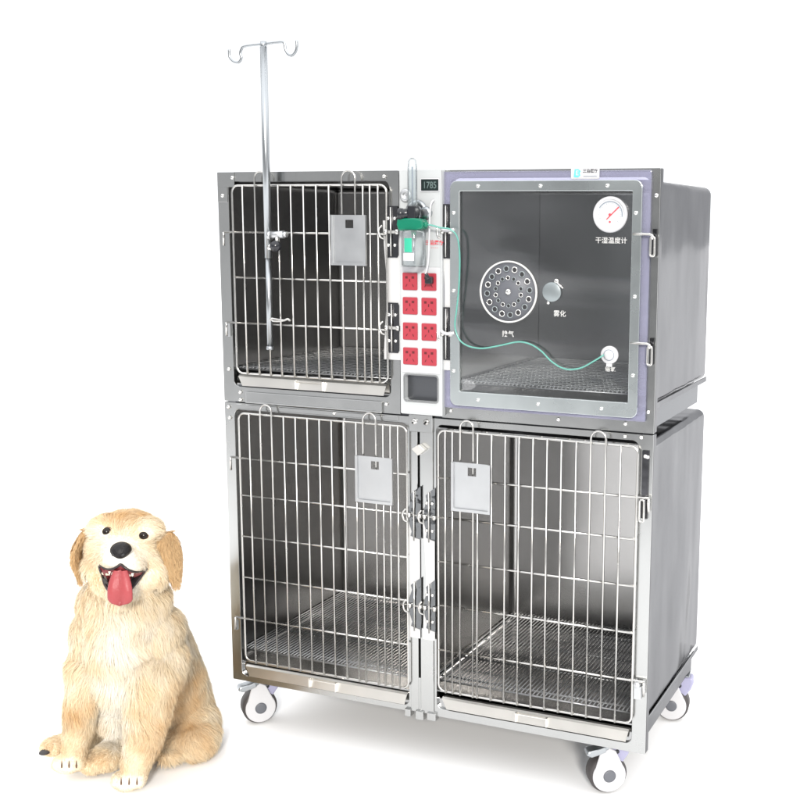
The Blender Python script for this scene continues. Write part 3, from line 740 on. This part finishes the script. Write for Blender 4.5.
M['coat'] = furmat('puppy_coat', 0.0); M['fur'] = furmat('puppy_fur', 1.)
px, py, dd = design(co)
setcol(me, 'coat', coatcol(coat(px, py, dd, .4)) * .9)
me.materials.clear(); me.materials.append(M['coat'])
me.polygons.foreach_set('use_smooth', [True] * len(me.polygons))
me.transform(Matrix.Translation(-DG0)); 
body = bpy.data.objects.new('body', me); COL.objects.link(body); body.parent = DOG
def surf(px, py, lift=0.):
    """point on the puppy's front surface"""
    a = K(px, py, -.4); d = (K(px, py, .6) - a).normalized()
    h = BV.ray_cast(a, d)
    p = h[0] if h[0] else K(px, py, 0)
    return p - d * lift
# ears
def ear(base, mid, tip, w, side):
    b = MB(); n = 9; P = spline([K(*base), K(*mid), K(*tip)], 5); Wd = [w * PXM * v for v in (.7, .95, 1.08, 1.12, 1.12, 1.05, .95, .82, .62, .40, .12)]
    m_ = len(P); vs = []; fs = []
    for i, p in enumerate(P):
        t = i / (m_ - 1); wd = Wd[min(len(Wd) - 1, int(round(t * (len(Wd) - 1))))]; th = .010 * (1 - .5 * t)
        for k in range(n):
            a = 2 * PI * k / n; vs.append(p + (RT * side * .35 + HF * .94).normalized() * (wd * math.cos(a)) * .9 + RT * (th * math.sin(a)) + (RT * wd * .42 * math.cos(a)))
    for i in range(m_ - 1):
        for k in range(n): fs.append((i * n + k, i * n + (k + 1) % n, (i + 1) * n + (k + 1) % n, (i + 1) * n + k))
    fs.append(list(range(n))); fs.append([(m_ - 1) * n + k for k in range(n)])
    return vs, fs
EARS = []
for base, mid, tip, w, side in (((88, 530, .0), (78, 553, -.008), (81, 582, -.016), 12, -1), ((166, 533, .0), (173, 558, -.008), (176, 587, -.016), 8, 1)):
    vs, fs = ear(base, mid, tip, w, side)
    b = MB().use('coat').add(vs, fs, True); eo = b.build('ear', body)
    wc = np.array([tuple(v) for v in vs]); setcol(eo.data, 'coat', np.tile(np.array((.62, .41, .20)), (len(vs), 1))); EARS.append((wc, fs))
# face
fm = lambda n, c, r, **k: M.__setitem__(n, mat(n, c, r, **k))
fm('eye_dark', (.012, .008, .006), .18, spec=.3); fm('nose_black', (.010, .009, .010), .42, spec=.25, bump=.002, bscale=260); fm('lip_dark', (.02, .012, .012), .4)
fm('tongue_pink', (.31, .055, .06), .42, bump=.001, bscale=140, spec=.3); fm('mouth_red', (.16, .02, .025), .45); fm('tooth', (.85, .8, .68), .3); fm('pad_dark', (.03, .025, .025), .6); fm('lid_brown', (.10, .045, .02), .6)
for ex, ey in ((106, 532), (143, 535.5)):
    p = surf(ex, ey, .0); b = MB()
    b.use('lid_brown'); c = p + HF * .006
    def ball(b, c, rx, ry, rd, n=14, tilt=0):
        vs = []; fs = []
        ca, sa = math.cos(tilt), math.sin(tilt)
        for i in range(n + 1):
            th = PI * i / n
            for k in range(n * 2):
                ph = PI * k / n; x = rx * math.sin(th) * math.cos(ph); z = ry * math.cos(th); q = rd * math.sin(th) * math.sin(ph)
                vs.append(c + RT * (x * ca - z * sa) + UP * (x * sa + z * ca) + HF * q)
        for i in range(n):
            for k in range(n * 2): fs.append((i * 2 * n + k, i * 2 * n + (k + 1) % (2 * n), (i + 1) * 2 * n + (k + 1) % (2 * n), (i + 1) * 2 * n + k))
        b.add(vs, fs, True)
    ball(b, c + HF * .001, 5.7 * PXM, 4.5 * PXM, .008); b.use('eye_dark'); ball(b, c - HF * .001, 4.6 * PXM, 4.2 * PXM, .010); b.build('eye', body)
# nose: broad top, narrow bottom
b = MB().use('nose_black'); c = surf(120, 551.5, 0); NZ = c.copy(); vs = []; fs = []; n = 12
for i in range(n + 1):
    th = PI * i / n
    for k in range(24):
        ph = PI * k / 12; z = math.cos(th); w = 1.0 + .10 * z - .30 * max(0, -z)
        vs.append(c + HF * .006 + RT * (10.0 * PXM * w * math.sin(th) * math.cos(ph)) + UP * (8.4 * PXM * z) + HF * (.024 * math.sin(th) * math.sin(ph)))
for i in range(n):
    for k in range(24): fs.append((i * 24 + k, i * 24 + (k + 1) % 24, (i + 1) * 24 + (k + 1) % 24, (i + 1) * 24 + k))
b.add(vs, fs, True); no = b.build('nose', body)
b = MB().use('void')
for s in (-1, 1): ball(b, c - HF * .0135 + RT * (s * 4.6 * PXM) - UP * (1.6 * PXM), 1.9 * PXM, 1.3 * PXM, .004, 8, s * .5)
b.build('nostril', no)
# mouth: V-shaped opening with dark lips
upper = [(97.5, 563), (101, 566.5), (106, 569), (112, 569), (117, 566.8), (120.5, 564.5), (124, 567), (129, 570), (136, 572), (143, 571), (147.5, 568.5)]
lower = [(97.5, 563), (100, 570), (103, 578), (105.5, 585), (109, 590), (113, 592), (120, 593), (127, 592), (131, 589), (138, 581), (147.5, 568.5)]
vs = []; fs = []; rows = 6
depth = lambda px, py: surf(px, py, .0)
edge = [[(u[0] * (1 - t) + l[0] * t, u[1] * (1 - t) + l[1] * t) for t in [k / rows for k in range(rows + 1)]] for u, l in zip(upper, lower)]
for col_ in edge:
    for k, (x, y_) in enumerate(col_):
        p = surf(x, y_, .010); vs.append(p)
nr = rows + 1
for i in range(len(edge) - 1):
    for k in range(rows): fs.append((i * nr + k, (i + 1) * nr + k, (i + 1) * nr + k + 1, i * nr + k + 1))
b = MB().use('mouth_red').add(vs, fs, True)
mo = b.build('mouth', body)
for o_, r_ in ((upper, .0032), (lower, .0050)):
    b = MB().use('lip_dark'); q = [surf(x, y_, .011) for x, y_ in o_]; q = spline(q, 4); K_ = len(q)
    b.tube(q, [r_ * (.35 + .65 * math.sin(PI * i / (K_ - 1))) for i in range(K_)], 8); b.build('lip', body)
# dark inner cheek either side of the tongue
b = MB().use('lip_dark')
for P in ([(99, 566), (104, 570), (108, 583), (109, 591), (105, 586), (102, 576)], [(133, 573), (145, 570), (139, 580), (132, 588), (130, 590), (131, 580)]):
    o_ = len(b.v); b.add([surf(x, y_, .013) for x, y_ in P], [list(range(len(P)))], False)
b.build('cheek_lining', mo)
b = MB().use('tongue_pink'); vs = []; fs = []; T = 18; n = 16
s0 = surf(120, 572, 0)
f0 = (s0 - CAM).dot(HF) - D0
for i in range(T + 1):
    t = i / T; yy = 570 + 35.5 * t; w = (6.5 + 5.4 * math.sin(min(1, t * 1.5) * PI / 2)) * (1 if t < .80 else math.sqrt(max(.0, 1 - ((t - .80) / .20) ** 2))) + .05
    cx = 120.5 - .6 * math.sin(t * 3); ddv = f0 - .012 - .030 * math.sin(t * PI * .6) + .012 * t
    c = K(cx, yy, ddv)
    for k in range(n):
        a = 2 * PI * k / n; x = math.cos(a); q = math.sin(a)
        gro = .011 * math.exp(-(x / .22) ** 2) if q < 0 else 0
        vs.append(c + RT * (w * PXM * x) + HF * (.010 * q * (1 - .35 * t) + gro))
for i in range(T):
    for k in range(n): fs.append((i * n + k, i * n + (k + 1) % n, (i + 1) * n + (k + 1) % n, (i + 1) * n + k))
fs.append([T * n + k for k in range(n)]); b.add(vs, fs, True); b.build('tongue', mo)
for x, y_, h in ((109.5, 571.5, 3.0), (132.5, 573.2, 3.2)):
    b = MB().use('tooth'); p = surf(x, y_, .017); b.tube([p, p - UP * (h * PXM)], [1.3 * PXM, .3 * PXM], 8); b.build('tooth', mo)
# toe clefts' claws and pads
b = MB().use('pad_dark')
ball(b, K(45, 752.0, .07), 6.0 * PXM, 1.8 * PXM, .018, 8)
b.build('paw_pad', body)
for cx, cy, dd_, s in PAWS:
    for k in range(3):                                             # clefts between toes
        u = (k - 1) / 1.5; q = [surf(cx + u * 11 * s - 1 , cy + dy, .0035) for dy in (-1.5, 1.5, 4, 6.0)]
        b = MB().use('lid_brown'); b.tube(q, [.0004, .0013, .0020, .0014], 6); b.build('toe_cleft', body)

# fur: tapered strands grown from the skin, combed down and outward
def grow(verts, tris, count, seed, ear=False):
    rg = np.random.default_rng(seed)
    a, b_, c = (verts[tris[:, i]] for i in range(3)); nn = np.cross(b_ - a, c - a); ar = np.linalg.norm(nn, axis=1)
    idx = rg.choice(len(tris), count, p=ar / ar.sum()); u, v = rg.random(count), rg.random(count); f = u + v > 1; u[f] = 1 - u[f]; v[f] = 1 - v[f]
    p = a[idx] + (b_ - a)[idx] * u[:, None] + (c - a)[idx] * v[:, None]; n = nn[idx] / ar[idx][:, None]
    return p, n
me.calc_loop_triangles(); tri = np.empty(len(me.loop_triangles) * 3, dtype=np.int64); me.loop_triangles.foreach_get('vertices', tri); tri = tri.reshape(-1, 3)
p1, n1 = grow(co, tri, 230000, 1)
# outward side
parts_ = [(p1, n1, np.zeros(len(p1)))]
for wc, fs in EARS:
    t3 = []; [t3.extend([(f[0], f[i], f[i + 1]) for i in range(1, len(f) - 1)]) for f in fs]
    q, nq = grow(wc, np.array(t3), 6500, 2); ctr = wc.mean(0); sgn = np.sign(((q - ctr) * nq).sum(1)); nq = nq * np.where(sgn == 0, 1, sgn)[:, None]
    parts_.append((q, nq, np.ones(len(q))))
p = np.concatenate([q[0] for q in parts_]); n = np.concatenate([q[1] for q in parts_]); isear = np.concatenate([q[2] for q in parts_])
# keep what can be seen from in front or the side, above the ground
keep = (n @ nH < .75) & (p[:, 2] > GZ + .004)
p, n, isear = p[keep], n[keep], isear[keep]
px, py, dd = design(p)
nzv = np.array([noise.noise(Vector(q) * 16) for q in p]); nz2 = np.array([noise.noise(Vector(q) * 42 + Vector((9, 3, 1))) for q in p]); nz3 = np.array([noise.noise(Vector(q) * 17 + Vector((3, 30, 7))) for q in p])
ln = np.full(len(p), .024)
head = spot(px, py, 124, 548, 52, 46)
ln = ln * (1 - .30 * sst(head, .3, .8))
ln = np.where(isear > 0, .016, ln)
muz = sst(spot(px, py, 121, 560, 26, 18), .35, .8) * (dd < .0); ln = ln * (1 - .62 * muz)
chest = spot(px, py, 122, 655, 48, 58); ln = ln * (1 + .95 * chest)
leg = np.maximum(sst(py, 715, 745) * (px < 100), sst(py, 735, 765) * (px < 160)); ln = ln * (1 - .55 * np.clip(leg, 0, 1))
paw = np.maximum(spot(px, py, 70, 766, 20, 12), spot(px, py, 130, 783, 22, 12)); ln = ln * (1 - .55 * sst(paw, .2, .7))
ln = ln * (1 + .3 * nzv) * rng.uniform(.65, 1.15, len(p))
# bare places
def inpoly(x, y_, poly):
    ins = np.zeros(len(x), bool); j = len(poly) - 1
    for i in range(len(poly)):
        xi, yi = poly[i]; xj, yj = poly[j]
        with np.errstate(divide='ignore', invalid='ignore'): cnd = ((yi > y_) != (yj > y_)) & (x < (xj - xi) * (y_ - yi) / (yj - yi + 1e-9) + xi)
        ins ^= cnd; j = i
    return ins
front = (dd < .05)
bare = inpoly(px, py, upper + lower[::-1]) & front
for cx, cy, rx, ry in ((120, 551.5, 10.5, 9), (106, 532, 4.9, 4.3), (143, 535.5, 4.9, 4.3)): bare |= (((px - cx) / rx) ** 2 + ((py - cy) / ry) ** 2 < 1) & front
bare |= (np.abs(px - 120.5) < 10) & (py > 585) & (py < 600) & front & (dd < -.04)
p, n, isear, px, py, dd, ln, nzv, nz2, nz3, muz, head, paw = (q[~bare] for q in (p, n, isear, px, py, dd, ln, nzv, nz2, nz3, muz, head, paw))
near = np.minimum.reduce([np.hypot((px - cx) / rx, (py - cy) / ry) for cx, cy, rx, ry in ((120, 552, 10.5, 9), (106, 532, 5.6, 5), (143, 535.5, 5.6, 5))])
lipd = np.hypot((px - 122.5) / 27, (py - 577) / 17)
ln = np.where((lipd < 1.35) & (dd < .03) & (py > 566), ln * .3, ln)
ln = np.where((near < 1.7) & (dd < .03), ln * .45, ln)
# comb direction: down, swept out from the chest midline; away from the nose on the face
down = np.array((0, 0, -1.)); side = nR
mx_ = (px - 122) / 60
g = down[None] * 1.0 + side[None] * (np.clip(mx_, -1, 1) * .35 + nz3 * 1.7)[:, None]
fc = sst(head, .25, .75) * (isear < .5)
radial = (nR[None] * (px - 121)[:, None] - nU[None] * (py - 548)[:, None]); radial /= (np.linalg.norm(radial, axis=1)[:, None] + 1e-6)
g = g * (1 - fc[:, None]) + radial * fc[:, None] * 1.1 + (side[None] * nz3[:, None] * .4 + down[None] * .2) * fc[:, None]
g = g - n * (g * n).sum(1)[:, None]; g /= (np.linalg.norm(g, axis=1)[:, None] + 1e-6)
lift = (.42 + .25 * nz2 - .22 * muz) * (1 - .3 * (isear > 0))
d0 = g + n * (lift + .35)[:, None] + rng.normal(0, .10, p.shape); d0 /= np.linalg.norm(d0, axis=1)[:, None]
d1 = g * 1.2 + n * (lift * .45)[:, None] + down * .25 + rng.normal(0, .22, p.shape); d1 /= np.linalg.norm(d1, axis=1)[:, None]
# gather strands into locks
cell = np.floor(p / .009 + .5 + nzv[:, None] * .9 + nz2[:, None] * .5); cc = (cell) * .009
tgt = cc + n * .004
P0 = p - n * .001; P1 = p + d0 * (ln * .4)[:, None]; P2 = P1 + d1 * (ln * .35)[:, None]; P3 = P2 + (d1 + down * .15) * (ln * .33)[:, None]
pull = (tgt - p); pull -= n * (pull * n).sum(1)[:, None]
clump = np.where(ln > .014, .42, .15)[:, None]
P2 = P2 + pull * clump * .5; P3 = P3 + pull * clump
P3[:, 2] = np.maximum(P3[:, 2], GZ + .001); P2[:, 2] = np.maximum(P2[:, 2], GZ + .001); P1[:, 2] = np.maximum(P1[:, 2], GZ + .001)
wv = np.cross(d1, n + rng.normal(0, .45, p.shape)); wv /= (np.linalg.norm(wv, axis=1)[:, None] + 1e-6)
hw = (.00042 * rng.uniform(.7, 1.3, len(p)))[:, None]
V = np.stack([P0 - wv * hw, P0 + wv * hw, P1 - wv * hw * .95, P1 + wv * hw * .95, P2 - wv * hw * .7, P2 + wv * hw * .7, P3], 1)
V -= np.array(DG0)
nS = len(p); base = np.arange(nS)[:, None] * 7
quads = np.concatenate([base + np.array([[0, 1, 3, 2]]), base + np.array([[2, 3, 5, 4]])], 1).reshape(nS, 8); tris = base + np.array([[4, 5, 6]])
loops = np.concatenate([quads, tris], 1).ravel()
fmh = bpy.data.meshes.new('fur'); fmh.vertices.add(nS * 7); fmh.vertices.foreach_set('co', V.astype(np.float32).ravel())
fmh.loops.add(len(loops)); fmh.loops.foreach_set('vertex_index', loops.astype(np.int32))
fmh.polygons.add(nS * 3); st_ = (np.arange(nS)[:, None] * 11 + np.array([[0, 4, 8]])).ravel()
fmh.polygons.foreach_set('loop_start', st_.astype(np.int32)); fmh.update(calc_edges=True)
gcol = coat(px, py, dd, .5 + nzv * .9 + nz2 * .5); gcol = np.where(isear > 0, np.clip(.95 + nzv * .4, 0, 1), gcol)
cl = np.where((isear > 0)[:, None], np.array((.72, .50, .27)), coatcol(gcol)) * rng.uniform(.84, 1.04, nS)[:, None] * np.where(isear > 0, .86, 1.)[:, None]
cl = np.repeat(cl, 7, axis=0).reshape(nS, 7, 3); cl[:, 4:, :] = np.minimum(1, cl[:, 4:, :] * 1.06)
setcol(fmh, 'coat', np.minimum(cl.reshape(-1, 3), .95)); fmh.materials.append(M['fur'])
fo = bpy.data.objects.new('fur', fmh); COL.objects.link(fo); fo.parent = body
